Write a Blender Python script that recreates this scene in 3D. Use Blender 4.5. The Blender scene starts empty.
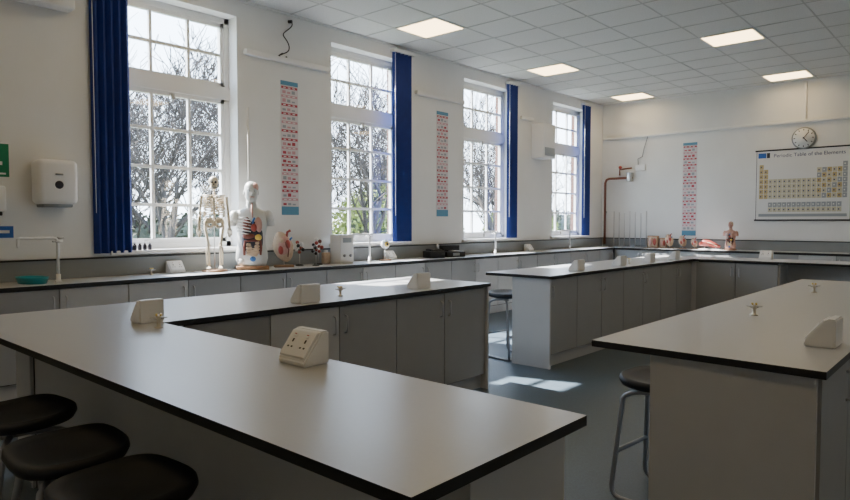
import bpy, bmesh, math, random
from mathutils import Vector, Matrix
random.seed(7)
sc = bpy.context.scene

# ---------------------------------------------------------------- materials
def mat(name, col, rough=0.5, metal=0.0, noise=0.0, nscale=20.0, spec=0.5, bump=0.0, emit=None, estr=0.0):
    m = bpy.data.materials.new(name); m.use_nodes = True
    nt = m.node_tree; p = nt.nodes['Principled BSDF']
    p.inputs['Base Color'].default_value = (*col, 1)
    p.inputs['Roughness'].default_value = rough
    p.inputs['Metallic'].default_value = metal
    p.inputs['Specular IOR Level'].default_value = spec
    if noise > 0 or bump > 0:
        tc = nt.nodes.new('ShaderNodeTexCoord')
        n = nt.nodes.new('ShaderNodeTexNoise'); n.inputs['Scale'].default_value = nscale
        n.inputs['Detail'].default_value = 4
        nt.links.new(tc.outputs['Object'], n.inputs['Vector'])
        if noise > 0:
            r = nt.nodes.new('ShaderNodeValToRGB')
            r.color_ramp.elements[0].position = 0.3; r.color_ramp.elements[1].position = 0.7
            r.color_ramp.elements[0].color = (*[c*(1-noise) for c in col], 1)
            r.color_ramp.elements[1].color = (*[min(1, c*(1+noise)) for c in col], 1)
            nt.links.new(n.outputs['Fac'], r.inputs['Fac'])
            nt.links.new(r.outputs['Color'], p.inputs['Base Color'])
        if bump > 0:
            b = nt.nodes.new('ShaderNodeBump'); b.inputs['Strength'].default_value = bump
            b.inputs['Distance'].default_value = 0.01
            nt.links.new(n.outputs['Fac'], b.inputs['Height'])
            nt.links.new(b.outputs['Normal'], p.inputs['Normal'])
    if emit:
        p.inputs['Emission Color'].default_value = (*emit, 1)
        p.inputs['Emission Strength'].default_value = estr
    return m

WALL = mat('wall_paint', (0.76,0.77,0.77), 0.7, noise=0.02, nscale=3, bump=0.1)
GREYPAINT = mat('grey_dado_paint', (0.25,0.27,0.28), 0.5, noise=0.03, nscale=5)
TRIM = mat('white_trim', (0.78,0.785,0.785), 0.35)
TOP = mat('bench_top_laminate', (0.46,0.47,0.48), 0.30, noise=0.015, nscale=60)
EDGE = mat('bench_black_edge', (0.008,0.008,0.009), 0.4)
DOOR = mat('cabinet_door_grey', (0.35,0.36,0.37), 0.45, noise=0.015, nscale=8)
PANEL = mat('cabinet_panel_light', (0.54,0.55,0.565), 0.45, noise=0.015, nscale=8)
GAP = mat('shadow_gap', (0.03,0.03,0.03), 0.8)
METAL = mat('brushed_steel', (0.55,0.55,0.56), 0.3, metal=1)
GREYTUBE = mat('grey_painted_steel', (0.32,0.33,0.35), 0.35, metal=0.6)
BLACK = mat('black_plastic', (0.012,0.012,0.015), 0.45)
SEAT = mat('stool_seat_plastic', (0.009,0.012,0.020), 0.5, bump=0.05, nscale=200)
WHITE = mat('white_plastic', (0.80,0.81,0.82), 0.3)
BRASS = mat('tap_chrome', (0.62,0.58,0.50), 0.28, metal=1.0)
YEL = mat('yellow_plastic', (0.75,0.55,0.10), 0.4)
COPPER = mat('copper_pipe', (0.22,0.09,0.065), 0.5, metal=0.3)
BLUE = mat('blue_blind_fabric', (0.007,0.027,0.19), 0.75, noise=0.08, nscale=10)
BONE = mat('bone_plastic', (0.70,0.61,0.47), 0.45, noise=0.06, nscale=30)
SKIN = mat('model_shell', (0.58,0.59,0.58), 0.4)
PINK = mat('model_pink', (0.56,0.32,0.27), 0.45, noise=0.1, nscale=30)
RED = mat('model_red', (0.36,0.06,0.045), 0.4, noise=0.15, nscale=30)
TAN = mat('model_tan', (0.54,0.40,0.28), 0.5, noise=0.1, nscale=30)
MBLUE = mat('model_blue', (0.05,0.18,0.5), 0.4)
BROWN = mat('model_brown', (0.18,0.05,0.035), 0.4)
TEAL = mat('teal_plastic', (0.02,0.34,0.42), 0.35)
GREEN = mat('sign_green', (0.0,0.20,0.09), 0.4)
SBLUE = mat('sign_blue', (0.02,0.12,0.48), 0.4)
PAPER = mat('poster_paper', (0.72,0.73,0.73), 0.5)
PPINK = mat('poster_backing', (0.64,0.60,0.62), 0.5)
PRED = mat('poster_red', (0.42,0.05,0.08), 0.5)
PINKP = mat('poster_pink', (0.56,0.30,0.34), 0.5)
PTEAL = mat('poster_teal', (0.09,0.27,0.42), 0.5)
INK = mat('ink', (0.02,0.02,0.035), 0.5)
NAVY = mat('navy_ink', (0.03,0.05,0.16), 0.5)
CREAM = mat('chart_cream', (0.54,0.51,0.38), 0.5)
OCHRE = mat('chart_ochre', (0.50,0.40,0.20), 0.5)
PALEB = mat('chart_grey_blue', (0.31,0.34,0.37), 0.5)
WOOD = mat('wood', (0.33,0.18,0.09), 0.5, noise=0.2, nscale=12)
LIGHTP = mat('light_diffuser', (0.9,0.85,0.7), 0.5, emit=(1.0,0.72,0.36), estr=3.0)

def brick_mat():
    m = bpy.data.materials.new('brown_brick'); m.use_nodes = True
    nt = m.node_tree; p = nt.nodes['Principled BSDF']
    tc = nt.nodes.new('ShaderNodeTexCoord'); mp = nt.nodes.new('ShaderNodeMapping')
    mp.inputs['Rotation'].default_value = (math.radians(90), 0, 0)
    b = nt.nodes.new('ShaderNodeTexBrick'); b.inputs['Scale'].default_value = 4.5
    b.inputs['Color1'].default_value = (0.12,0.05,0.035,1); b.inputs['Color2'].default_value = (0.09,0.04,0.03,1)
    b.inputs['Mortar'].default_value = (0.12,0.10,0.09,1)
    nt.links.new(tc.outputs['Object'], mp.inputs['Vector']); nt.links.new(mp.outputs['Vector'], b.inputs['Vector'])
    nt.links.new(b.outputs['Color'], p.inputs['Base Color']); p.inputs['Roughness'].default_value = 0.9
    return m
BRICK = brick_mat()

def floor_mat():
    m = bpy.data.materials.new('blue_grey_vinyl'); m.use_nodes = True
    nt = m.node_tree; p = nt.nodes['Principled BSDF']
    tc = nt.nodes.new('ShaderNodeTexCoord')
    n = nt.nodes.new('ShaderNodeTexNoise'); n.inputs['Scale'].default_value = 120; n.inputs['Detail'].default_value = 3
    r = nt.nodes.new('ShaderNodeValToRGB')
    r.color_ramp.elements[0].position = 0.35; r.color_ramp.elements[0].color = (0.070,0.100,0.130,1)
    r.color_ramp.elements[1].position = 0.65; r.color_ramp.elements[1].color = (0.092,0.130,0.165,1)
    nt.links.new(tc.outputs['Object'], n.inputs['Vector']); nt.links.new(n.outputs['Fac'], r.inputs['Fac'])
    nt.links.new(r.outputs['Color'], p.inputs['Base Color']); p.inputs['Roughness'].default_value = 0.42
    return m
FLOOR = floor_mat()

def ceil_mat():
    m = bpy.data.materials.new('ceiling_tile'); m.use_nodes = True
    nt = m.node_tree; p = nt.nodes['Principled BSDF']
    tc = nt.nodes.new('ShaderNodeTexCoord')
    n = nt.nodes.new('ShaderNodeTexNoise'); n.inputs['Scale'].default_value = 90; n.inputs['Detail'].default_value = 2
    r = nt.nodes.new('ShaderNodeValToRGB')
    r.color_ramp.elements[0].position = 0.3; r.color_ramp.elements[0].color = (0.60,0.605,0.605,1)
    r.color_ramp.elements[1].position = 0.6; r.color_ramp.elements[1].color = (0.68,0.685,0.685,1)
    nt.links.new(tc.outputs['Object'], n.inputs['Vector']); nt.links.new(n.outputs['Fac'], r.inputs['Fac'])
    nt.links.new(r.outputs['Color'], p.inputs['Base Color']); p.inputs['Roughness'].default_value = 0.8
    return m
CEIL = ceil_mat()
CGRID = mat('ceiling_grid_metal', (0.46,0.46,0.46), 0.5)

def glass_mat():
    m = bpy.data.materials.new('window_glass'); m.use_nodes = True
    nt = m.node_tree; nt.nodes.clear()
    o = nt.nodes.new('ShaderNodeOutputMaterial'); mx = nt.nodes.new('ShaderNodeMixShader')
    t = nt.nodes.new('ShaderNodeBsdfTransparent'); g = nt.nodes.new('ShaderNodeBsdfGlossy')
    g.inputs['Roughness'].default_value = 0.02; mx.inputs['Fac'].default_value = 0.05
    nt.links.new(t.outputs[0], mx.inputs[1]); nt.links.new(g.outputs[0], mx.inputs[2]); nt.links.new(mx.outputs[0], o.inputs['Surface'])
    return m
GLASS = glass_mat()
BARK = mat('bark', (0.045,0.037,0.032), 0.9, noise=0.2, nscale=10)
GRASS = mat('grass', (0.06,0.08,0.03), 0.9, noise=0.3, nscale=1)
LEAF1 = mat('leaf_yellow_green', (0.22,0.27,0.06), 0.7, noise=0.3, nscale=2)
LEAF2 = mat('leaf_dark', (0.04,0.052,0.025), 0.7, noise=0.3, nscale=2)

# ---------------------------------------------------------------- builder
class B:
    def __init__(s): s.V=[]; s.F=[]; s.M=[]; s.S=[]; s.mats=[]; s.T=Matrix.Identity(4)
    def mi(s, m):
        if m not in s.mats: s.mats.append(m)
        return s.mats.index(m)
    def add(s, vs, fs, m, smooth=False, T=None):
        o=len(s.V); TT = s.T @ T if T is not None else s.T
        s.V += [TT @ Vector(v) for v in vs]
        k=s.mi(m) if not isinstance(m, list) else None
        for i,f in enumerate(fs):
            s.F.append([o+a for a in f]); s.M.append(k if k is not None else s.mi(m[i])); s.S.append(smooth)
    def box(s, a, b, m, T=None):
        x0,y0,z0=[min(a[i],b[i]) for i in range(3)]; x1,y1,z1=[max(a[i],b[i]) for i in range(3)]
        v=[(x0,y0,z0),(x1,y0,z0),(x1,y1,z0),(x0,y1,z0),(x0,y0,z1),(x1,y0,z1),(x1,y1,z1),(x0,y1,z1)]
        f=[(0,3,2,1),(4,5,6,7),(0,1,5,4),(1,2,6,5),(2,3,7,6),(3,0,4,7)]
        s.add(v,f,m,False,T)
    def rbox(s, a, b, m, r=0.01, seg=3, T=None, smooth=True):
        bm=bmesh.new(); bmesh.ops.create_cube(bm,size=1)
        c=[(a[i]+b[i])/2 for i in range(3)]; d=[abs(b[i]-a[i]) for i in range(3)]
        for v in bm.verts: v.co=Vector([c[i]+v.co[i]*d[i] for i in range(3)])
        bmesh.ops.bevel(bm,geom=bm.edges[:],offset=min(r,min(d)*0.49),segments=seg,profile=0.5,affect='EDGES')
        bm.verts.index_update()
        s.add([v.co.copy() for v in bm.verts],[[v.index for v in f.verts] for f in bm.faces],m,smooth,T); bm.free()
    def prism(s, poly, z0, z1, mtop, mside=None, T=None):
        n=len(poly); mside=mside or mtop
        v=[(p[0],p[1],z0) for p in poly]+[(p[0],p[1],z1) for p in poly]
        f=[list(range(n))[::-1], list(range(n,2*n))]+[(i,(i+1)%n,n+(i+1)%n,n+i) for i in range(n)]
        s.add(v,f,[mside,mtop]+[mside]*n,False,T)
    def tube(s, pts, r, m, seg=8, closed=False, T=None):
        pts=[Vector(p) for p in pts]; n=len(pts)
        rr = r if isinstance(r,(list,tuple)) else [r]*n
        vs=[]; prev=None
        for i,p in enumerate(pts):
            if closed: t=(pts[(i+1)%n]-pts[i-1])
            else: t=(pts[min(i+1,n-1)]-pts[max(i-1,0)])
            t.normalize()
            if prev is None:
                u=t.orthogonal().normalized()
            else:
                u=prev-t*prev.dot(t)
                u = u.normalized() if u.length>1e-6 else t.orthogonal().normalized()
            prev=u; w=t.cross(u)
            for k in range(seg):
                a=2*math.pi*k/seg; vs.append(p+(u*math.cos(a)+w*math.sin(a))*rr[i])
        fs=[]
        for i in range(n if closed else n-1):
            j=(i+1)%n
            for k in range(seg):
                k2=(k+1)%seg; fs.append((i*seg+k,i*seg+k2,j*seg+k2,j*seg+k))
        if not closed:
            fs.append(list(range(seg))[::-1]); fs.append([(n-1)*seg+k for k in range(seg)])
        s.add(vs,fs,m,True,T)
    def sphere(s, c, r, m, T=None, seg=16, rings=10):
        r = r if isinstance(r,(list,tuple)) else (r,r,r)
        vs=[(c[0],c[1],c[2]+r[2])]
        for i in range(1,rings):
            ph=math.pi*i/rings
            for k in range(seg):
                a=2*math.pi*k/seg
                vs.append((c[0]+r[0]*math.sin(ph)*math.cos(a),c[1]+r[1]*math.sin(ph)*math.sin(a),c[2]+r[2]*math.cos(ph)))
        vs.append((c[0],c[1],c[2]-r[2])); e=len(vs)-1; fs=[]
        for k in range(seg): fs.append((0,1+k,1+(k+1)%seg))
        for i in range(rings-2):
            for k in range(seg):
                a=1+i*seg; fs.append((a+k,a+seg+k,a+seg+(k+1)%seg,a+(k+1)%seg))
        a=1+(rings-2)*seg
        for k in range(seg): fs.append((a+k,e,a+(k+1)%seg))
        s.add(vs,fs,m,True,T)
    def loft(s, rings, m, seg=24, T=None):
        vs=[]
        for z,rx,ry,xo,yo in rings:
            for k in range(seg):
                a=2*math.pi*k/seg; vs.append((xo+rx*math.cos(a),yo+ry*math.sin(a),z))
        fs=[]
        for i in range(len(rings)-1):
            for k in range(seg):
                k2=(k+1)%seg; fs.append((i*seg+k,i*seg+k2,(i+1)*seg+k2,(i+1)*seg+k))
        fs.append(list(range(seg))[::-1]); fs.append([(len(rings)-1)*seg+k for k in range(seg)])
        s.add(vs,fs,m,True,T)
    def text(s, txt, size, T, m, align='LEFT'):
        cu=bpy.data.curves.new('t','FONT'); cu.body=txt; cu.size=size; cu.align_x=align
        o=bpy.data.objects.new('t',cu); sc.collection.objects.link(o)
        dg=bpy.context.evaluated_depsgraph_get(); me=o.evaluated_get(dg).to_mesh()
        s.add([v.co.copy() for v in me.vertices],[list(p.vertices) for p in me.polygons],m,False,T)
        bpy.data.objects.remove(o); bpy.data.curves.remove(cu)
    def obj(s, name, origin=None, normals=True):
        if origin is None:
            xs=[v.x for v in s.V]; ys=[v.y for v in s.V]; zs=[v.z for v in s.V]
            origin=((min(xs)+max(xs))/2,(min(ys)+max(ys))/2,min(zs))
        o3=Vector(origin)
        me=bpy.data.meshes.new(name); me.from_pydata([v-o3 for v in s.V],[],s.F)
        for m in s.mats: me.materials.append(m)
        me.polygons.foreach_set('material_index',s.M); me.polygons.foreach_set('use_smooth',s.S)
        me.update()
        if normals:
            bm=bmesh.new(); bm.from_mesh(me); bmesh.ops.recalc_face_normals(bm,faces=bm.faces); bm.to_mesh(me); bm.free()
        o=bpy.data.objects.new(name,me); o.location=o3; sc.collection.objects.link(o); return o

def TR(x,y,z,rz=0,sc_=1.0):
    return Matrix.Translation((x,y,z)) @ Matrix.Rotation(math.radians(rz),4,'Z') @ Matrix.Scale(sc_,4)
def dup(o, T):
    n=o.copy(); sc.collection.objects.link(n); n.matrix_world=T; return n

# ---------------------------------------------------------------- dimensions
XL,XR,YB,YN,ZC = -6.35,1.7,12.8,-1.8,3.87
BH=0.90; TH=0.028
WY=[2.65,5.35,8.05,10.75]; WW=1.35; WZ0,WZ1=1.12,3.68

# ---------------------------------------------------------------- room shell
b=B(); b.box((XL-0.36,YN-0.3,-0.12),(XR+0.3,YB+0.3,0),FLOOR); b.obj('floor')

b=B()
ys=[YN-0.2]+sum([[y,y+WW] for y in WY],[])+[YB+0.2]
for (xa,xb,m) in ((XL-0.24,XL,WALL),(XL-0.36,XL-0.24,BRICK)):
    for i in range(0,len(ys),2):
        b.box((xa,ys[i],0),(xb,ys[i+1],ZC+0.3),m)
    for y in WY:
        b.box((xa,y,0),(xb,y+WW,WZ0),m); b.box((xa,y,WZ1),(xb,y+WW,ZC+0.3),m)
b.obj('wall_left')
b=B(); b.box((XL-0.2,YB,0),(XR+0.2,YB+0.2,ZC+0.3),WALL); b.obj('wall_back')
b=B(); b.box((XR,YN-0.2,0),(XR+0.2,YB,ZC+0.3),WALL); b.obj('wall_right')
b=B(); b.box((XL,YN-0.2,0),(XR,YN,ZC+0.3),WALL); b.obj('wall_front')
b=B(); b.box((0.1,YN,0),(1.1,YN+0.04,2.1),TRIM); b.box((0.16,YN+0.04,0.02),(1.04,YN+0.07,2.04),WOOD)
b.box((0.2,YN+0.07,1.0),(0.26,YN+0.11,1.15),METAL); b.obj('door_1')

b=B(); b.box((XL,YN,ZC),(XR,YB,ZC+0.1),CEIL)
PX=0.68; LX=[-5.45,-2.73,-0.01]
gx=[LX[0]+PX/2+PX*k for k in range(-2,12) if XL<LX[0]+PX/2+PX*k<XR]
gy=[12.22+0.3-0.6*k for k in range(0,26) if YN<12.22+0.3-0.6*k<YB]
for x in gx: b.box((x-0.008,YN,ZC-0.004),(x+0.008,YB,ZC),CGRID)
for y in gy: b.box((XL,y-0.008,ZC-0.0045),(XR,y+0.008,ZC),CGRID)
b.box((XL,YN,ZC-0.02),(XL+0.02,YB,ZC),TRIM); b.box((XL,YB-0.02,ZC-0.02),(XR,YB,ZC),TRIM)
b.obj('ceiling')
for cx in LX:
    for cy in (12.22,9.22,6.22,3.22,0.22):
        hx=PX/2
        b=B(); b.box((cx-hx+0.012,cy-0.288,ZC-0.008),(cx+hx-0.012,cy+0.288,ZC-0.004),LIGHTP)
        for a in (-1,1):
            b.box((cx+a*(hx-0.012)-0.012,cy-0.3,ZC-0.012),(cx+a*(hx-0.012)+0.012,cy+0.3,ZC),TRIM)
            b.box((cx-hx,cy+a*0.288-0.012,ZC-0.012),(cx+hx,cy+a*0.288+0.012,ZC),TRIM)
        b.obj('ceiling_light_panel')

# ---------------------------------------------------------------- windows
FX=XL-0.2
def window(i,y0):
    y1=y0+WW; b=B()
    fw=0.055; xa,xb=FX-0.04,FX+0.03
    def bar(ya,yb,za,zb,dx=0): b.box((xa+dx,ya,za),(xb-dx,yb,zb),TRIM)
    bar(y0,y0+fw,WZ0,WZ1); bar(y1-fw,y1,WZ0,WZ1); bar(y0,y1,WZ0,WZ0+0.08); bar(y0,y1,WZ1-0.06,WZ1)
    bar(y0,y1,2.78,2.92,-0.01)
    def sash(za,zb,rows):
        ya,yb=y0+fw,y1-fw; s=0.045
        bar(ya,ya+s,za,zb,0.01); bar(yb-s,yb,za,zb,0.01); bar(ya,yb,za,za+s,0.01); bar(ya,yb,zb-s,zb,0.01)
        for k in (1,2):
            yy=ya+(yb-ya)*k/3; bar(yy-0.016,yy+0.016,za,zb,0.018)
        for k in range(1,rows):
            zz=za+(zb-za)*k/rows; bar(ya,yb,zz-0.016,zz+0.016,0.019)
    sash(WZ0+0.08,2.78,4); sash(2.92,WZ1-0.06,2)
    b.box((FX-0.008,y0+fw,WZ0+0.08),(FX-0.004,y1-fw,2.78),GLASS)
    b.box((FX-0.008,y0+fw,2.92),(FX-0.004,y1-fw,WZ1-0.06),GLASS)
    b.box((xb-0.01,y0+WW/2-0.02,2.70),(xb+0.03,y0+WW/2+0.02,2.76),METAL)
    b.obj('window_%d'%i)
    b=B(); b.box((FX+0.03,y0+0.001,WZ0),(XL,y1-0.001,WZ0+0.02),TRIM); b.rbox((XL,y0-0.06,WZ0-0.02),(XL+0.05,y1+0.06,WZ0+0.02),TRIM,0.008)
    b.obj('trim_%d'%i)
    l=bpy.data.lights.new('window_portal','AREA'); l.shape='RECTANGLE'; l.size=WZ1-WZ0; l.size_y=WW
    l.cycles.is_portal=True
    o=bpy.data.objects.new('window_portal_%d'%i,l); o.location=(FX-0.1,y0+WW/2,(WZ0+WZ1)/2)
    o.rotation_euler=(0,math.radians(-90),0); sc.collection.objects.link(o)
for i,y in enumerate(WY): window(i+1,y)

def blind(y0,y1,zb):
    b=B(); n=max(6,int((y1-y0)/0.035)); pts=[]
    xo=XL+0.045
    for k in range(n+1):
        y=y0+(y1-y0)*k/n; pts.append((xo+(0.022 if k%2 else -0.022),y))
    vs=[];fs=[]
    for x,y in pts: vs+= [(x,y,zb),(x,y,3.76)]
    for k in range(n): fs.append((2*k,2*k+2,2*k+3,2*k+1))
    b.add(vs,fs,BLUE)
    vs2=[(v[0]+0.004,v[1],v[2]) for v in vs]; b.add(vs2,[f[::-1] for f in fs],BLUE)
    b.box((XL,y0-0.02,3.76),(XL+0.09,y1+0.02,3.80),TRIM)
    b.tube([(xo+0.03,y0+0.01,3.75),(xo+0.03,y0+0.01,1.5)],0.003,WHITE,6)
    b.obj('window_blind',normals=False)
blind(2.44,2.80,1.12); blind(6.42,6.80,1.14); blind(9.20,9.50,1.14); blind(11.86,12.16,1.14)

b=B(); b.box((XL,YN,0.0),(XL+0.015,YB,1.07),GREYPAINT); b.box((XL,YN,1.07),(XL+0.03,YB,1.085),EDGE); b.obj('trim_5')
b=B(); b.box((XL+0.03,YB-0.015,0.0),(XR,YB,1.07),GREYPAINT); b.box((XL+0.03,YB-0.03,1.07),(XR,YB,1.085),EDGE); b.obj('trim_6')

# ---------------------------------------------------------------- cabinets
def run(b, axis, face, sgn, t0, t1, depth, dw, start_handle=0, light=()):
    def bx(ta,tb,sa,sb,za,zb,m):
        if axis=='y': b.box((face+sgn*sa,ta,za),(face+sgn*sb,tb,zb),m)
        else: b.box((ta,face+sgn*sa,za),(tb,face+sgn*sb,zb),m)
    bx(t0,t1,-depth,-0.02,0.12,BH-TH,PANEL)
    bx(t0,t1,-depth+0.03,-0.05,0,0.12,PANEL)
    bx(t0+0.002,t1-0.002,-0.02,-0.0185,0.12,BH-TH,GAP)
    n=max(1,round((t1-t0)/dw)); w=(t1-t0)/n
    for k in range(n):
        a=t0+k*w+0.004; c=t0+(k+1)*w-0.004
        bx(a,c,-0.0185,0,0.13,BH-TH-0.012,PANEL if k in light else DOOR)
        right=(k+start_handle)%2==0
        h=(c-0.045) if right else (a+0.045)
        zt,zb_=0.80,0.68
        P=[(0,zt),(0.022,zt-0.006),(0.026,zt-0.02),(0.026,zb_+0.02),(0.022,zb_+0.006),(0,zb_)]
        pts=[((face+sgn*s_,h,z) if axis=='y' else (h,face+sgn*s_,z)) for s_,z in P]
        b.tube(pts,0.006,METAL,6)

b=B()
X0,X1=-4.15,-3.2
b.prism([(X0,0.87),(-0.81,0.87),(-0.81,1.56),(X1,1.56),(X1,4.43),(X0,4.43)],BH-TH,BH,TOP,EDGE)
run(b,'y',-3.23,1,1.70,4.395,0.40,0.54,1,light=(1,))
b.box((-3.65,4.395,0.0),(-3.21,4.415,BH-TH),PANEL)
b.box((-4.10,1.15,0.0),(-0.89,1.53,BH-TH),PANEL)
b.box((-0.89,1.13,0.0),(-0.87,1.55,BH-TH),PANEL)
b.box((-3.82,1.13,0.0),(-3.80,1.15,BH-TH),PANEL); b.box((-3.80,1.146,0.0),(-3.79,1.15,BH-TH),GAP)
b.box((-4.10,1.148,0.0),(-0.9,1.15,0.1),DOOR)
b.box((-3.63,1.53,0),(-3.3,1.72,BH-TH),PANEL)
b.obj('lab_bench')
b=B(); X0=-3.93
b.prism([(X0,5.35),(-3.18,5.35),(-3.18,9.2),(0.6,9.2),(0.6,9.95),(X0,9.95)],BH-TH,BH,TOP,EDGE)
run(b,'y',-3.21,1,5.40,9.22,0.40,0.545,1)
b.box((-3.62,5.375,0.0),(-3.19,5.40,BH-TH),PANEL)
run(b,'x',9.23,-1,-3.15,-2.12,0.6,0.51,0)
b.box((-3.60,9.24,0),(-3.12,9.9,BH-TH),PANEL)
b.box((-2.12,9.65,0),(0.56,9.9,BH-TH),PANEL)
b.box((-2.12,9.25,0),(-2.10,9.7,BH-TH),PANEL)
b.obj('lab_bench')
b=B()
b.prism([(-1.32,2.58),(-0.43,2.56),(-0.43,6.6),(-1.32,6.6)],BH-TH,BH,TOP,EDGE)
b.box((-1.06,2.62,0),(-0.47,6.5,BH-TH),PANEL)
b.box((-1.065,2.60,0),(-0.465,2.62,BH-TH),PANEL)
run(b,'y',-0.455,1,2.63,6.5,0.3,0.55,0)
b.obj('lab_bench')
XF=-5.78; YF=12.2
b=B()
b.prism([(XL+0.031,0.2),(XF,0.2),(XF,YB-0.016),(XL+0.031,YB-0.016)],BH-TH,BH,TOP,EDGE)
run(b,'y',XF-0.02,1,0.25,YF+0.0,0.5,0.56,0,light=(3,4,9,10,13,14))
b.box((XL+0.032,0.22,0),(XF-0.02,0.25,BH-TH),PANEL)
b.obj('wall_counter')
b=B()
b.prism([(XF,YF),(0.8,YF),(0.8,YB-0.031),(XF,YB-0.031)],BH-TH,BH,TOP,EDGE)
run(b,'x',YF+0.02,-1,XF+0.01,0.75,0.5,0.56,0,light=(2,6))
b.obj('wall_counter')

# ---------------------------------------------------------------- bench fittings
def wedge(x,y,rz,w=0.16,h=0.12):
    b=B(); b.T=TR(x,y,BH,rz)
    d0=0.115; d1=0.035
    prof=[(-d0/2,0),(-d0/2,0.02),(d0/2-d1,h),(d0/2,h),(d0/2,0)]
    vs=[(-w/2,p[0],p[1]) for p in prof]+[(w/2,p[0],p[1]) for p in prof]
    n=5; fs=[list(range(n)),[n+i for i in range(n)][::-1]]+[(i,n+i,n+(i+1)%n,(i+1)%n) for i in range(n)]
    bm=bmesh.new(); bv=[bm.verts.new(v) for v in vs]
    for f in fs: bm.faces.new([bv[i] for i in f])
    bmesh.ops.bevel(bm,geom=bm.edges[:],offset=0.006,segments=2,affect='EDGES'); bm.verts.index_update()
    b.add([v.co.copy() for v in bm.verts],[[v.index for v in f.verts] for f in bm.faces],WHITE); bm.free()
    p0=Vector((0,-d0/2,0.02)); p1=Vector((0,d0/2-d1,h)); up=(p1-p0).normalized(); L=(p1-p0).length
    nrm=Vector((1,0,0)).cross(up)
    M=Matrix(((1,up.x,nrm.x,0),(0,up.y,nrm.y,0),(0,up.z,nrm.z,0),(0,0,0,1))); M.translation=(p0+p1)/2
    b.rbox((-w*0.45,-L*0.42,0.0),(w*0.45,L*0.42,0.008),WHITE,0.004,2,T=M,smooth=False)
    for sx in (-w*0.22,w*0.22):
        b.box((sx-0.004,0.002,0.008),(sx+0.004,0.016,0.0088),BLACK,T=M)
        b.box((sx-0.015,-0.020,0.008),(sx-0.006,-0.014,0.0088),BLACK,T=M)
        b.box((sx+0.006,-0.020,0.008),(sx+0.015,-0.014,0.0088),BLACK,T=M)
        b.box((sx-0.007,0.024,0.008),(sx+0.007,0.036,0.012),WHITE,T=M)
        b.box((sx-0.006,0.033,0.012),(sx+0.006,0.036,0.0125),PRED,T=M)
    b.obj('bench_power_socket')
wedge(-1.90,1.46,0)
wedge(-3.28,1.52,-90,0.13)
for x,y in ((-3.32,2.57),(-3.38,3.72),(-3.32,6.13),(-3.32,7.15),(-3.32,8.0),(-3.32,8.85),(-0.54,3.12),(-0.54,5.2)): wedge(x,y,-90)
for x in (-2.4,-1.2): wedge(x,9.78,0)
for y in (3.2,6.3,9.8): wedge(XL+0.10,y,90)

def gastap(x,y,rz):
    b=B(); b.T=TR(x,y,BH,rz,0.8)
    b.loft([(0,0.026,0.026,0,0),(0.006,0.026,0.026,0,0),(0.01,0.012,0.012,0,0),(0.045,0.010,0.010,0,0),(0.05,0.016,0.016,0,0),(0.07,0.016,0.016,0,0),(0.076,0.009,0.009,0,0)],BRASS,14)
    for s_ in (-1,1):
        b.tube([(0,0,0.06),(s_*0.022,0,0.06),(s_*0.03,0,0.062),(s_*0.05,0,0.064)],[0.009,0.009,0.005,0.004],METAL,10)
        b.rbox((s_*0.012-0.006,-0.012,0.074),(s_*0.012+0.006,0.026,0.086),YEL,0.003,2)
    b.obj('gas_tap')
for x,y,r in ((-3.05,1.47,60),(-3.42,2.95,80),(-1.0,3.86,20),(-1.0,5.4,20),(XL+0.2,2.9,40),(-3.4,7.6,10),(XL+0.2,7.75,20)): gastap(x,y,r)

def swan(x,y,rz,h=0.38,spout=0.26):
    b=B(); b.T=TR(x,y,BH,rz)
    b.loft([(0,0.03,0.03,0,0),(0.012,0.03,0.03,0,0),(0.02,0.018,0.018,0,0),(0.07,0.018,0.018,0,0)],WHITE,14)
    b.tube([(0,0,0.05),(0,0,h-0.03),(0,-0.008,h-0.01),(0,-0.03,h),(0,-spout+0.02,h),(0,-spout,h-0.008),(0,-spout,h-0.05),(0,-spout,h-0.08)],[0.012,0.012,0.012,0.012,0.012,0.012,0.012,0.007],WHITE,10)
    b.tube([(0,0,h),(0,0.02,h),(0,0.05,h)],0.010,METAL,8)
    for s_ in (-1,1):
        b.tube([(0,0,h-0.03),(s_*0.035,0,h-0.03)],0.010,METAL,8)
        b.tube([(s_*0.035,-0.03,h-0.03),(s_*0.035,0.03,h-0.03)],0.008,WHITE,8)
    b.obj('swan_neck_tap')
swan(XL+0.35,2.02,0,0.38,0.3); swan(XL+0.3,5.72,-10,0.36,0.28); swan(XL+0.3,8.5,-10,0.36,0.26); swan(XL+0.3,10.9,-10,0.36,0.26)

b=B(); b.T=TR(XL+0.28,1.84,BH,10)
b.loft([(0,0.15,0.09,0,0),(0.05,0.17,0.105,0,0),(0.055,0.175,0.11,0,0),(0.05,0.16,0.1,0,0),(0.01,0.14,0.085,0,0)],TEAL,24); b.obj('teal_basin')

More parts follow.
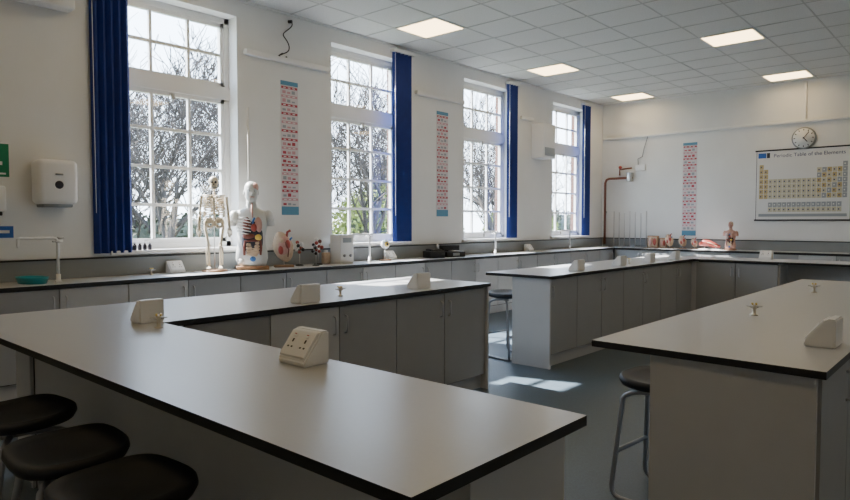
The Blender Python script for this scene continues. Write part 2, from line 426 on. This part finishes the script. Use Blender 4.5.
# ---------------------------------------------------------------- stools
def stool(x,y,rz,H=0.65):
    b=B(); b.T=TR(x,y,0,rz)
    seg=40
    prof=[(0.0,H-0.022),(0.80,H-0.022),(0.95,H-0.014),(1.0,H+0.004),(0.985,H+0.02),(0.93,H+0.028),(0.75,H+0.018),(0.4,H+0.010),(0.0,H+0.008)]
    vs=[];fs=[]
    for s_,z in prof:
        for k in range(seg):
            a=2*math.pi*k/seg; c,sn=math.cos(a),math.sin(a); e=0.66
            px=math.copysign(abs(c)**e,c)*0.205*max(s_,0.001); py=math.copysign(abs(sn)**e,sn)*0.178*max(s_,0.001)
            zz=z+ (0.018*(abs(py)/0.178)**2 if s_>0.3 and py>0 else 0)
            vs.append((px,py,zz))
    for i in range(len(prof)-1):
        for k in range(seg):
            k2=(k+1)%seg; fs.append((i*seg+k,i*seg+k2,(i+1)*seg+k2,(i+1)*seg+k))
    b.add(vs,fs,SEAT,True)
    r=0.0125
    def arc(p,c,q,n=5):
        p,c,q=Vector(p),Vector(c),Vector(q); return [tuple(p*(1-t)**2+c*2*t*(1-t)+q*t*t) for t in [i/n for i in range(n+1)]]
    for s_ in (-1,1):
        pts=arc((s_*0.10,-0.11,H-0.035),(s_*0.12,0.13,H-0.035),(s_*0.13,0.14,H-0.09))
        pts+=arc((s_*0.17,0.17,0.10),(s_*0.18,0.185,r),(s_*0.185,0.12,r))
        pts+=[(s_*0.185,-0.05,r)]
        pts+=arc((s_*0.185,-0.12,r),(s_*0.185,-0.21,r),(s_*0.10,-0.215,r))
        pts+=[(0,-0.215,r)]
        b.tube(pts,r,GREYTUBE,8)
        pts=[(s_*0.11,-0.08,H-0.035)]+arc((s_*0.125,-0.11,H-0.07),(s_*0.15,-0.16,0.3),(s_*0.17,-0.19,r+0.004))
        b.tube(pts,r,GREYTUBE,8)
    b.tube([(-0.155,-0.158,0.24),(0.155,-0.158,0.24)],0.0115,GREYTUBE,8)
    b.tube([(-0.155,0.157,0.24),(0.155,0.157,0.24)],0.0115,GREYTUBE,8)
    b.tube([(-0.11,0.0,H-0.035),(0.11,0.0,H-0.035)],0.0115,GREYTUBE,8)
    b.obj('lab_stool')
stool(-2.92,0.83,6,0.635); stool(-2.34,0.80,-4,0.635); stool(-1.88,0.79,4,0.635)
stool(-1.27,3.24,85,0.60); stool(-3.84,5.62,80); stool(-1.28,4.6,90)
stool(-3.95,2.4,88)

# ---------------------------------------------------------------- wall things, left wall
b=B(); b.rbox((XL,1.93,1.57),(XL+0.22,2.25,1.96),WHITE,0.045,5)
b.rbox((XL+0.01,1.97,1.545),(XL+0.19,2.21,1.60),GREYPAINT,0.01)
b.sphere((XL+0.22,2.09,1.74),(0.006,0.035,0.035),INK); b.tube([(XL+0.222,2.06,1.83),(XL+0.224,2.12,1.83)],0.008,GREYPAINT,6)
b.obj('paper_towel_dispenser')
b=B(); b.rbox((XL,1.62,1.50),(XL+0.1,1.72,1.72),WHITE,0.02,4); b.rbox((XL+0.02,1.65,1.47),(XL+0.09,1.69,1.51),BLACK,0.006); b.obj('soap_dispenser')
b=B(); b.box((XL,1.45,1.80),(XL+0.006,1.77,2.08),GREEN); b.box((XL+0.006,1.47,1.82),(XL+0.007,1.745,1.835),PAPER)
b.box((XL+0.006,1.58,1.9),(XL+0.0075,1.72,1.93),PAPER); b.box((XL+0.006,1.635,1.85),(XL+0.0075,1.665,1.98),PAPER); b.obj('first_aid_sign')
b=B(); b.box((XL,1.55,1.28),(XL+0.005,1.79,1.38),SBLUE); b.box((XL+0.005,1.6,1.32),(XL+0.006,1.76,1.345),PAPER); b.obj('safety_sign')
b=B(); b.rbox((XL,1.7,3.30),(XL+0.16,2.28,3.40),TRIM,0.02,3); b.obj('wall_heater_bar')
for a,c,z in ((4.08,5.3,3.28),(6.9,8.0,3.25),(9.62,10.0,3.22)):
    b=B(); b.rbox((XL,a,z),(XL+0.06,c,z+0.06),TRIM,0.008,2); b.obj('cable_trunking')
b=B(); b.rbox((XL,10.0,2.56),(XL+0.26,10.42,3.18),WHITE,0.02,3); b.rbox((XL+0.26,10.04,2.6),(XL+0.268,10.38,2.75),PALEB,0.004,2); b.obj('wall_heater_unit')
b=B(); pts=[]
for i in range(22):
    t=i/21; pts.append((XL+0.03+0.02*math.sin(t*14),4.70+0.07*math.sin(t*9+1)*(0.3+t)-0.1*t,3.78-0.42*t))
b.tube(pts,0.007,BLACK,6); b.tube([(XL+0.04,4.58,3.38),(XL+0.05,4.52,3.34),(XL+0.045,4.58,3.31),(XL+0.04,4.64,3.35)],0.012,BLACK,6)
b.tube([(XL,4.70,3.78),(XL+0.04,4.72,3.78)],0.02,BLACK,8); b.obj('wall_cable')
b=B(); pts=[(XL+0.02,4.12,2.7),(XL+0.02,4.12,1.35)]; b.tube(pts,0.012,TRIM,8); b.rbox((XL,4.08,1.27),(XL+0.04,4.17,1.36),WHITE,0.006,2); b.obj('cable_conduit')

def strip_poster(T,W,H,n=14):
    b=B(); b.T=T
    b.box((-W/2,-0.004,0),(W/2,0,H),PPINK)
    b.box((-W/2,-0.005,H-0.05),(W/2,-0.004,H),PTEAL); b.box((-W/2,-0.005,0),(W/2,-0.004,0.10),PTEAL)
    rh=(H-0.16)/n
    for k in range(n):
        z=0.10+k*rh
        b.box((-W/2+0.010,-0.005,z+rh*0.70),(W/2-0.010,-0.004,z+rh*0.97),PRED if k%3 else PINKP)
        for c in range(3):
            x=-W/2+0.025+c*(W-0.05)/3
            b.box((x,-0.005,z+rh*0.15),(x+(W-0.05)/3*0.7,-0.004,z+rh*(0.32+0.25*random.random())),[PALEB,PRED,PALEB,PINKP][random.randrange(4)])
            b.box((x+0.01,-0.006,z+rh*0.78),(x+(W-0.05)/3*0.7,-0.005,z+rh*0.88),PAPER)
    b.obj('number_strip_poster')
strip_poster(TR(XL,4.70,1.5,90),0.25,1.58); strip_poster(TR(XL,7.52,1.5,90),0.27,1.58); strip_poster(TR(-4.52,YB,1.15,0),0.27,1.8)

# ---------------------------------------------------------------- back wall things
b=B(); cx,cz,r=-2.58,2.87,0.19
T=Matrix.Translation((cx,YB,cz))@Matrix.Rotation(math.radians(90),4,'X')
b.loft([(0,r,r,0,0),(0.035,r,r,0,0),(0.045,r*0.93,r*0.93,0,0)],GREYPAINT,40,T); b.loft([(0.044,r*0.88,r*0.88,0,0),(0.047,r*0.88,r*0.88,0,0)],PAPER,40,T)
for k in range(12):
    a=k*math.pi/6; T2=T@Matrix.Rotation(-a,4,'Z'); b.box((-0.006,r*0.68,0.047),(0.006,r*0.82,0.049),INK,T2)
for a,l,w in ((-140,0.09,0.007),(-38,0.13,0.005)):
    T2=T@Matrix.Rotation(math.radians(a),4,'Z'); b.box((-w,-0.02,0.049),(w,l,0.051),INK,T2)
b.obj('wall_clock')

b=B(); x0,x1,z0,z1=-3.33,-1.87,1.46,2.68
yy=YB-0.012
b.box((x0,yy,z0),(x1,YB,z1),PAPER); b.box((x0-0.02,yy-0.008,z1),(x1+0.02,YB,z1+0.025),BLACK); b.box((x0-0.02,yy-0.008,z0-0.025),(x1+0.02,YB,z0),BLACK)
b.box((x0,yy-0.001,z0),(x0+0.008,yy,z1),INK); b.box((x1-0.008,yy-0.001,z0),(x1,yy,z1),INK)
b.box((x0+0.03,yy-0.001,z1-0.12),(x0+0.16,yy,z1-0.03),SBLUE); b.box((x0+0.17,yy-0.001,z1-0.12),(x0+0.22,yy,z1-0.03),INK)
Tt=Matrix.Translation((x0+0.28,yy-0.002,z1-0.115))@Matrix.Rotation(math.radians(90),4,'X'); b.text('Periodic Table of the Elements',0.088,Tt,NAVY)
cw=(x1-x0-0.1)/18; ch=0.088
for rr_ in range(9):
    for c in range(18):
        if rr_==0 and c not in (0,17): continue
        if rr_ in (1,2) and 2<=c<=11: continue
        if rr_>=7 and (c<2 or c>16): continue
        xx=x0+0.05+c*cw; zz=z1-0.24-rr_*ch-(0.06 if rr_>=7 else 0)
        m=CREAM
        if c>=12 and rr_<7: m=[OCHRE,CREAM,OCHRE,CREAM,PALEB][(c+rr_)%5]
        if c==17: m=PALEB
        if c<2: m=OCHRE
        if rr_>=7: m=PALEB if rr_==7 else CREAM
        b.box((xx+0.004,yy-0.001,zz-ch+0.006),(xx+cw-0.004,yy,zz),m)
        b.box((xx+0.022,yy-0.002,zz-ch*0.60),(xx+cw*0.55,yy-0.001,zz-ch*0.34),NAVY if m!=PALEB else PAPER)
b.box((x0+0.05,yy-0.001,z0+0.05),(x1-0.05,yy,z0+0.10),PALEB)
b.obj('periodic_table_poster')
b=B(); b.rbox((XL+0.02,YB-0.05,3.14),(XR-0.01,YB,3.19),TRIM,0.006,2); b.rbox((-2.58,YB-0.03,3.19),(-2.55,YB,3.84),TRIM,0.006,2); b.obj('cable_trunking')
b=B(); b.tube([(XL+0.1,YB-0.06,0.95),(XL+0.1,YB-0.06,2.24),(XL+0.13,YB-0.06,2.3),(XL+0.19,YB-0.06,2.32),(XL+0.7,YB-0.06,2.32)],0.024,COPPER,10)
b.tube([(XL+0.42,YB-0.06,2.38),(XL+0.42,YB-0.06,2.5),(XL+0.68,YB-0.06,2.52)],0.016,COPPER,8)
b.sphere((XL+0.45,YB-0.1,2.54),0.035,RED); b.rbox((XL+0.60,YB-0.14,2.24),(XL+0.70,YB,2.43),METAL,0.02)
b.box((XL+0.08,YB-0.06,1.6),(XL+0.12,YB,1.64),METAL); b.obj('copper_pipework')
b=B(); b.rbox((-5.60,YB-0.05,2.46),(-5.40,YB,2.58),WHITE,0.01)
b.tube([(-5.55,YB-0.02,2.56),(-5.55,YB-0.04,2.7),(-5.45,YB-0.06,2.74),(-5.42,YB-0.05,2.9),(-5.36,YB-0.02,3.14)],0.010,GREYTUBE,6); b.obj('gas_isolation_valve_box')

# ---------------------------------------------------------------- counter contents
for k in range(7):
    b=B(); x=-5.98+k*0.115; y=YB-0.25
    b.rbox((x-0.045,y-0.1,BH),(x+0.045,y+0.1,BH+0.015),GREYTUBE,0.005,2); b.tube([(x,y+0.06,BH+0.015),(x,y+0.06,BH+0.015+0.72-0.02*(k%3))],0.010,METAL,8); b.obj('retort_stand')

def skeleton(x,y,rz,s=1.0):
    b=B(); b.T=TR(x,y,BH,rz,s)
    b.loft([(0,0.13,0.13,0,0.02),(0.012,0.13,0.13,0,0.02),(0.02,0.11,0.11,0,0.02)],WOOD,24)
    b.tube([(0,0.055,0.02),(0,0.055,0.9)],0.006,METAL,8)
    b.sphere((0,0.0,0.935),(0.050,0.060,0.054),BONE); b.rbox((-0.030,-0.057,0.870),(0.030,-0.005,0.925),BONE,0.014,3)
    for s_ in (-1,1): b.sphere((s_*0.018,-0.054,0.925),(0.012,0.009,0.012),BLACK,seg=10,rings=6)
    b.sphere((0,-0.060,0.902),(0.006,0.006,0.009),BLACK,seg=8,rings=6)
    b.tube([(-0.03,-0.015,0.885),(-0.02,-0.048,0.862),(0.02,-0.048,0.862),(0.03,-0.015,0.885)],0.009,BONE,8)
    b.box((-0.018,-0.060,0.868),(0.018,-0.05,0.880),WHITE)
    for k in range(20):
        z=0.52+k*0.0175; yo=0.03+0.015*math.sin((z-0.52)*14)
        b.rbox((-0.014,yo-0.012,z),(0.014,yo+0.016,z+0.013),BONE,0.004,1)
    for k in range(10):
        z=0.795-k*0.021; w=0.058+0.042*math.sin(min(1,(k+1)/7)*math.pi/2); d=0.058+0.012*math.sin(k/9*math.pi)
        for s_ in (-1,1):
            pts=[]
            for i in range(9):
                a=math.pi*i/8*(0.95 if k<7 else 0.7); pts.append((s_*w*math.sin(a)+s_*0.004,-0.005+d*math.cos(a)*1.0,z-0.035*(i/8)))
            b.tube(pts,0.0068,BONE,6)
    b.rbox((-0.012,-0.070,0.62),(0.012,-0.056,0.765),BONE,0.004,1)
    for s_ in (-1,1):
        b.tube([(s_*0.01,-0.058,0.772),(s_*0.05,-0.05,0.785),(s_*0.11,-0.005,0.79)],0.0085,BONE,6)
        b.rbox((s_*0.076-0.026,0.045,0.69),(s_*0.076+0.026,0.057,0.78),BONE,0.006,1)
        sh=(s_*0.122,0.0,0.775); el=(s_*0.142,0.01,0.60); wr=(s_*0.152,-0.02,0.455)
        b.tube([sh,(s_*0.127,0.0,0.75),(s_*0.139,0.01,0.62),el],[0.020,0.012,0.012,0.017],BONE,8)
        b.tube([el,(s_*0.154,-0.005,0.53),wr],[0.011,0.0085,0.010],BONE,6); b.tube([(s_*0.134,0.01,0.6),(s_*0.137,-0.005,0.53),(s_*0.145,-0.02,0.455)],0.0075,BONE,6)
        b.rbox((s_*0.150-0.018,-0.032,0.430),(s_*0.150+0.018,-0.014,0.457),BONE,0.004,1)
        for f in range(5):
            xo=s_*0.150+(f-2)*0.009; L=[0.045,0.075,0.082,0.076,0.062][f]
            b.tube([(xo,-0.024,0.437),(xo*1.005+(f-2)*0.002,-0.03,0.437-L*0.5),(xo,-0.04,0.437-L)],0.0045,BONE,5)
        pts=[]
        for i in range(9):
            a=math.pi*2*i/9; pts.append((s_*0.048+0.042*math.cos(a),0.01+0.02*math.sin(a*1),0.505+0.044*math.sin(a)))
        b.tube(pts,0.015,BONE,6,closed=True); b.rbox((s_*0.052-0.034,0.0,0.50),(s_*0.052+0.034,0.03,0.562),BONE,0.012,2)
        hp=(s_*0.080,0.01,0.49); kn=(s_*0.058,-0.005,0.27); an=(s_*0.058,0.015,0.065)
        b.sphere(hp,0.020,BONE,seg=10,rings=6)
        b.tube([hp,(s_*0.090,0.01,0.465),(s_*0.063,0.0,0.30),kn],[0.016,0.015,0.014,0.022],BONE,8); b.sphere((s_*0.058,-0.024,0.268),0.013,BONE,seg=8,rings=6)
        b.tube([kn,(s_*0.058,0,0.235),(s_*0.056,0.01,0.09),an],[0.020,0.013,0.012,0.016],BONE,8); b.tube([(s_*0.080,0.005,0.255),(s_*0.078,0.018,0.07)],0.007,BONE,6)
        b.sphere((s_*0.058,0.03,0.05),(0.014,0.018,0.014),BONE,seg=10,rings=6)
        for f in range(5): b.tube([(s_*0.058,0.01,0.055),(s_*0.058+(f-2)*0.007,-0.03,0.042),(s_*0.058+(f-2)*0.010,-0.075+abs(f-1.5)*0.005,0.034)],[0.007,0.006,0.005],BONE,5)
    b.rbox((-0.024,0.015,0.475),(0.024,0.04,0.53),BONE,0.01,2)
    b.obj('skeleton_model')
skeleton(XL+0.27,3.54,60)

def torso(name,x,y,rz,s,shell,second):
    b=B(); b.T=TR(x,y,BH,rz,s)
    b.rbox((-0.17,-0.12,0),(0.17,0.12,0.04),WOOD,0.006,2)
    b.loft([(0.03,0.10,0.08,0,0),(0.06,0.155,0.10,0,0),(0.12,0.17,0.115,0,0),(0.2,0.165,0.11,0,0),(0.28,0.145,0.095,0,0),(0.36,0.145,0.1,0,0),(0.46,0.165,0.11,0,0),(0.54,0.185,0.11,0,0),(0.6,0.19,0.095,0,0.005),(0.635,0.16,0.08,0,0.01),(0.655,0.10,0.065,0,0.01),(0.675,0.062,0.058,0,0.01),(0.72,0.052,0.055,0,0.005),(0.76,0.052,0.06,0,0)],shell,28)
    for s_ in (-1,1):
        b.sphere((s_*0.175,0.0,0.565),(0.065,0.075,0.08),shell); b.loft([(0.47,0.03,0.04,s_*0.205,0),(0.48,0.045,0.055,s_*0.203,0),(0.56,0.052,0.06,s_*0.19,0)],shell,14)
        b.loft([(0.03,0.06,0.07,s_*0.09,0),(0.12,0.07,0.1,s_*0.09,0)],shell,14)
    b.loft([(0.735,0.035,0.045,0,-0.02),(0.75,0.05,0.062,0,-0.018),(0.78,0.062,0.078,0,-0.012),(0.82,0.07,0.086,0,-0.005),(0.86,0.074,0.09,0,0.0),(0.90,0.07,0.086,0,0.004),(0.93,0.055,0.068,0,0.006),(0.95,0.03,0.038,0,0.006),(0.955,0.01,0.012,0,0.006)],shell,24)
    b.tube([(0,-0.086,0.85),(0,-0.099,0.825),(0,-0.104,0.81),(0,-0.088,0.803)],[0.007,0.011,0.014,0.008],shell,8)
    b.tube([(-0.022,-0.083,0.782),(0,-0.092,0.784),(0.022,-0.083,0.782)],0.006,PINK,6)
    for s_ in (-1,1):
        b.sphere((s_*0.028,-0.078,0.848),(0.012,0.010,0.008),WHITE,seg=10,rings=6); b.sphere((s_*0.028,-0.087,0.848),(0.005,0.003,0.005),INK,seg=8,rings=6)
        b.tube([(s_*0.046,-0.070,0.866),(s_*0.028,-0.086,0.871),(s_*0.012,-0.088,0.866)],0.005,shell,6)
        b.sphere((s_*0.074,0.0,0.835),(0.009,0.018,0.028),shell,seg=10,rings=8)
    b.sphere((0.03,-0.005,0.89),(0.05,0.083,0.055),second)
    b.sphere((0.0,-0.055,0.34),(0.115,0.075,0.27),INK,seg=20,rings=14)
    b.sphere((-0.055,-0.085,0.48),(0.048,0.052,0.09),BROWN); b.sphere((0.06,-0.085,0.48),(0.045,0.052,0.09),PINK)
    b.sphere((0.012,-0.12,0.455),(0.033,0.03,0.045),RED); b.tube([(0.0,-0.11,0.49),(0.005,-0.125,0.53),(0.02,-0.11,0.56)],0.010,MBLUE,8); b.tube([(0.0,-0.1,0.56),(0,-0.07,0.65),(0,-0.05,0.72)],0.010,second,8)
    for k in range(6):
        z=0.56-k*0.032
        b.tube([(-0.02,-0.128,z-0.02),(-0.07,-0.133,z-0.01),(-0.12,-0.10,z),(-0.155,-0.05,z+0.01)],0.006,WHITE,6)
    b.sphere((-0.035,-0.10,0.365),(0.075,0.045,0.035),BROWN); b.sphere((0.055,-0.11,0.35),(0.04,0.035,0.035),YEL)
    pts=[]
    for i in range(60):
        t=i/59; pts.append((0.062*math.sin(t*26),-0.118+0.008*math.cos(t*52),0.30-0.14*t))
    b.tube(pts,0.014,TAN,8)
    pts=[(-0.085,-0.09,0.16),(-0.088,-0.1,0.24),(-0.08,-0.11,0.31),(0,-0.13,0.318),(0.08,-0.11,0.31),(0.088,-0.1,0.24),(0.08,-0.09,0.16)]
    b.tube(pts,0.014,BROWN,8); b.sphere((0,-0.10,0.12),(0.035,0.03,0.03),MBLUE)
    b.obj(name)
torso('anatomical_torso_model',XL+0.28,3.98,62,1.0,SKIN,PINK)
torso('anatomical_torso_model',-3.67,YB-0.28,0,0.55,PINK,TAN)

def plaque(x,y,rz,s):
    # sectioned organ: lobed outer body, hollow inner face, vessels
    b=B(); b.T=TR(x,y,BH,rz,s)
    b.rbox((-0.11,-0.06,0),(0.11,0.06,0.025),WOOD,0.005,2); b.tube([(0,0.01,0.02),(0,0.01,0.1)],0.01,METAL,8)
    b.loft([(0.06,0.01,0.01,0.03,0),(0.075,0.045,0.03,0.025,0),(0.12,0.085,0.055,0.012,0),(0.18,0.11,0.065,0,0),(0.25,0.118,0.066,-0.008,0),(0.31,0.10,0.058,-0.016,0),(0.36,0.07,0.045,-0.03,0),(0.395,0.04,0.03,-0.04,0),(0.405,0.012,0.01,-0.042,0)],TAN,24)
    b.sphere((0.0,-0.035,0.24),(0.08,0.04,0.12),PINK); b.sphere((0.035,-0.055,0.26),(0.035,0.025,0.055),RED); b.sphere((-0.035,-0.055,0.20),(0.032,0.025,0.055),RED)
    b.sphere((-0.03,-0.055,0.30),(0.03,0.022,0.03),TAN)
    b.tube([(0.03,-0.02,0.34),(0.04,-0.02,0.40),(0.075,-0.02,0.42)],0.014,RED,8); b.tube([(0.055,-0.03,0.30),(0.09,-0.03,0.34)],0.011,MBLUE,8)
    b.tube([(0.04,-0.06,0.12),(0.05,-0.072,0.2),(0.01,-0.075,0.29)],0.007,BROWN,8)
    b.obj('anatomical_section_model')
plaque(XL+0.25,4.42,60,1.0)
plaque(-4.80,YB-0.25,0,0.68)
plaque(-4.56,YB-0.2,10,0.62)
plaque(-4.34,YB-0.2,0,0.52)
for x,w_,h_ in ((-5.16,0.22,0.24),(-4.95,0.14,0.20)):
    b=B(); b.T=TR(x,YB-0.16,BH,0); b.rbox((-w_/2,-0.02,0),(w_/2,0.02,h_),WOOD,0.005,2); b.box((-w_/2+0.02,-0.025,0.02),(w_/2-0.02,-0.02,h_-0.02),TAN)
    b.sphere((-w_*0.18,-0.03,h_/2),(w_*0.16,0.012,h_*0.3),PINK); b.sphere((w_*0.18,-0.03,h_/2),(w_*0.16,0.012,h_*0.3),RED); b.obj('lung_model_board')
b=B(); b.T=TR(-4.0,YB-0.38,BH,0,0.9)
b.rbox((-0.22,-0.07,0),(0.22,0.07,0.02),WHITE,0.005,2)
b.tube([(-0.2,0,0.1),(-0.12,0,0.15),(-0.02,0,0.14),(0.08,0,0.10),(0.2,0,0.07)],[0.03,0.07,0.065,0.05,0.025],RED,12)
b.tube([(-0.18,-0.03,0.12),(0,-0.06,0.15),(0.16,-0.03,0.08)],0.010,TAN,8); b.tube([(-0.1,0,0.02),(-0.1,0,0.09)],0.012,METAL,8); b.tube([(0.12,0,0.02),(0.12,0,0.06)],0.012,METAL,8)
b.obj('muscle_arm_model')

def molecule(x,y,s,cols):
    b=B(); b.T=TR(x,y,BH,random.random()*90,s)
    b.loft([(0,0.05,0.05,0,0),(0.012,0.05,0.05,0,0),(0.02,0.02,0.02,0,0)],BLACK,16); b.tube([(0,0,0.01),(0,0,0.16)],0.006,METAL,6)
    P=[(0,0,0.17),(0.045,0.01,0.2),(-0.045,0,0.2),(0,0.04,0.22),(0.0,-0.03,0.25),(0.05,-0.03,0.27),(-0.04,0.02,0.29)]
    for i,p in enumerate(P):
        b.sphere(p,0.022,cols[i%len(cols)],seg=12,rings=8)
        if i: b.tube([P[max(0,i-2)],p],0.006,METAL,6)
    b.obj('molecule_model')
molecule(XL+0.2,4.68,0.95,[RED,BLACK,WHITE]); molecule(XL+0.33,4.82,0.85,[BLACK,RED]); molecule(XL+0.2,4.96,1.05,[WHITE,RED,BROWN])
b=B(); b.T=TR(XL+0.22,5.32,BH,90); b.rbox((-0.11,-0.1,0),(0.11,0.1,0.36),WHITE,0.012,3); b.box((-0.07,-0.103,0.26),(0.07,-0.1,0.32),PALEB); b.tube([(-0.05,-0.1,0.1),(-0.05,-0.115,0.1)],0.018,PALEB,12); b.tube([(0.05,-0.1,0.1),(0.05,-0.115,0.1)],0.018,PALEB,12); b.obj('white_equipment_box')
b=B(); b.T=TR(XL+0.15,5.12,BH,90); b.rbox((-0.05,-0.03,0),(0.05,0.03,0.14),TAN,0.01,2); b.rbox((-0.02,-0.02,0.14),(0.02,0.02,0.17),WHITE,0.006,2); b.obj('reagent_bottle')
for k in range(4):
    b=B(); b.T=TR(XL+0.028,2.82+k*0.05,WZ0+0.02,0)
    b.loft([(0,0.018,0.018,0,0),(0.045,0.018,0.018,0,0),(0.055,0.010,0.010,0,0),(0.065,0.010,0.010,0,0)],INK,12); b.loft([(0.065,0.012,0.012,0,0),(0.08,0.012,0.012,0,0)],WHITE,10)
    b.obj('dropper_bottle')
b=B(); b.T=TR(XL+0.25,6.05,BH,70); b.rbox((-0.07,-0.05,0),(0.07,0.05,0.02),WOOD,0.004,1); b.tube([(0,0,0.02),(0,0,0.16)],0.008,METAL,8); b.sphere((0,0,0.22),0.06,WHITE); b.sphere((0,-0.04,0.22),(0.035,0.03,0.035),YEL); b.sphere((0,-0.064,0.22),(0.016,0.01,0.016),INK); b.tube([(0.0,0.055,0.22),(0.0,0.09,0.21)],0.013,RED,8); b.obj('eye_model')
b=B(); b.T=TR(XL+0.27,7.42,BH,75)
b.rbox((-0.17,-0.12,0),(0.17,0.12,0.08),BLACK,0.012,3); b.rbox((-0.15,0.0,0.08),(0.15,0.11,0.17),BLACK,0.012,3); b.rbox((-0.07,-0.11,0.08),(0.07,-0.01,0.095),METAL,0.006,2); b.box((-0.06,-0.123,0.02),(0.06,-0.12,0.06),PALEB); b.obj('digital_balance')
b=B(); b.T=TR(XL+0.27,7.02,BH,75); b.rbox((-0.13,-0.1,0),(0.13,0.1,0.10),BLACK,0.01,2); b.rbox((-0.1,-0.07,0.10),(0.1,0.07,0.125),BLACK,0.005,2); b.tube([(0.06,0,0.12),(0.06,0,0.2)],0.014,METAL,8); b.obj('power_supply_unit')

# ---------------------------------------------------------------- outside
b=B(); b.box((-90,-40,-1.1),(XL-0.5,90,-1.0),GRASS); b.obj('lawn')
def tree(seed,H):
    rnd=random.Random(seed); b=B()
    def br(p,d,L,r,lev):
        n=4; pts=[p]; q=p.copy(); dd=d.copy()
        for i in range(n):
            dd=(dd+Vector((rnd.uniform(-1,1),rnd.uniform(-1,1),rnd.uniform(-.5,.9)))*0.16).normalized(); q=q+dd*L/n; pts.append(q.copy())
        rr=[r*(1-0.5*i/n) for i in range(n+1)]; b.tube(pts,rr,BARK,5 if lev<2 else 3)
        if lev>=5: return
        k=[5,4,4,4,4][lev]
        for i in range(k):
            t=rnd.uniform(0.35,1.0) if i else 1.0
            idx=min(n,int(t*n)); st=pts[idx]
            ax=Vector((rnd.uniform(-1,1),rnd.uniform(-1,1),rnd.uniform(-.15,.7))).normalized()
            nd=(dd*0.75+ax*0.85).normalized()
            br(st,nd,L*rnd.uniform(0.58,0.8),max(0.012,rr[idx]*0.62),lev+1)
    br(Vector((0,0,0)),Vector((0,0,1)),H*0.34,H*0.018,0)
    return b.obj('bare_tree',origin=(0,0,0),normals=False)
t1=tree(3,10); t2=tree(11,9); t3=tree(21,10)
src=[t1,t2,t3]
pos=[(-15.5,7.8),(-19,12.5),(-23,10),(-15,14.0),(-18,19),(-22,23),(-16,22.5),(-17,28),(-23,31),(-19,37),(-15,33),(-28,17),(-26,26),(-19,9.2),(-27,13)]
for i,(x,y) in enumerate(pos):
    T=Matrix.Translation((x,y,-1.0))@Matrix.Rotation(i*1.3,4,'Z')@Matrix.Scale(0.88+0.1*((i*7)%4),4)
    if i<3: src[i].matrix_world=T
    else: dup(src[i%3],T)
def hedge(x,y,lx,ly,h,m,n,seed):
    rnd=random.Random(seed); b=B()
    b.sphere((0,0,h*0.45),(lx*0.42,ly*0.42,h*0.45),LEAF2,seg=20,rings=10)
    for i in range(n):
        a=rnd.uniform(0,2*math.pi); ph=math.acos(rnd.uniform(-0.2,1)); k=rnd.uniform(0.8,1.08)
        c=Vector((lx/2*k*math.sin(ph)*math.cos(a),ly/2*k*math.sin(ph)*math.sin(a),max(0.1,h*0.45+h*0.5*k*math.cos(ph))))
        u=Vector((rnd.gauss(0,1),rnd.gauss(0,1),rnd.gauss(0,1))).normalized(); v=u.orthogonal().normalized(); s=rnd.uniform(0.05,0.11)
        b.add([c+u*s,c+v*s*0.6,c-u*s,c-v*s*0.6],[(0,1,2,3)],m)
    b.V=[v+Vector((x,y,-1.0)) for v in b.V]
    b.obj('garden_shrub',normals=False)
hedge(-20,11.5,5,12,2.8,LEAF2,5000,1); hedge(-17,17.6,3.5,6,4.0,LEAF1,5500,2); hedge(-21,21,4,10,2.6,LEAF2,3000,5); hedge(-18,27.5,3,5,3.5,LEAF1,3500,3); hedge(-21,36,4,12,3.2,LEAF2,3500,4)

# ---------------------------------------------------------------- world & sun
w=bpy.data.worlds.new('world'); sc.world=w; w.use_nodes=True; nt=w.node_tree
bg=nt.nodes['Background']; tc=nt.nodes.new('ShaderNodeTexCoord'); sp=nt.nodes.new('ShaderNodeSeparateXYZ'); r=nt.nodes.new('ShaderNodeValToRGB')
r.color_ramp.elements[0].position=0.0; r.color_ramp.elements[0].color=(0.74,0.87,1,1)
r.color_ramp.elements[1].position=0.6; r.color_ramp.elements[1].color=(0.50,0.70,1,1)
nt.links.new(tc.outputs['Generated'],sp.inputs[0]); nt.links.new(sp.outputs['Z'],r.inputs['Fac']); nt.links.new(r.outputs['Color'],bg.inputs['Color'])
bg.inputs['Strength'].default_value=5.2
s=bpy.data.lights.new('sun','SUN'); s.energy=22; s.angle=math.radians(0.6); s.color=(1,0.97,0.93)
so=bpy.data.objects.new('sun',s); so.rotation_euler=Vector((1.0,0.31,-0.92)).to_track_quat('-Z','Y').to_euler(); so.location=(-20,2,15); sc.collection.objects.link(so)

# ---------------------------------------------------------------- camera
cd=bpy.data.cameras.new('camera'); cam=bpy.data.objects.new('camera',cd); sc.collection.objects.link(cam)
cd.sensor_width=36; cd.lens=27.3; cam.location=(0,0,1.417)
cam.rotation_euler=(math.radians(90-2.5),0,math.radians(41.7)); cd.clip_start=0.05; cd.clip_end=300
sc.camera=cam
sc.view_settings.view_transform='AgX'; sc.view_settings.look='None'; sc.view_settings.exposure=1.3
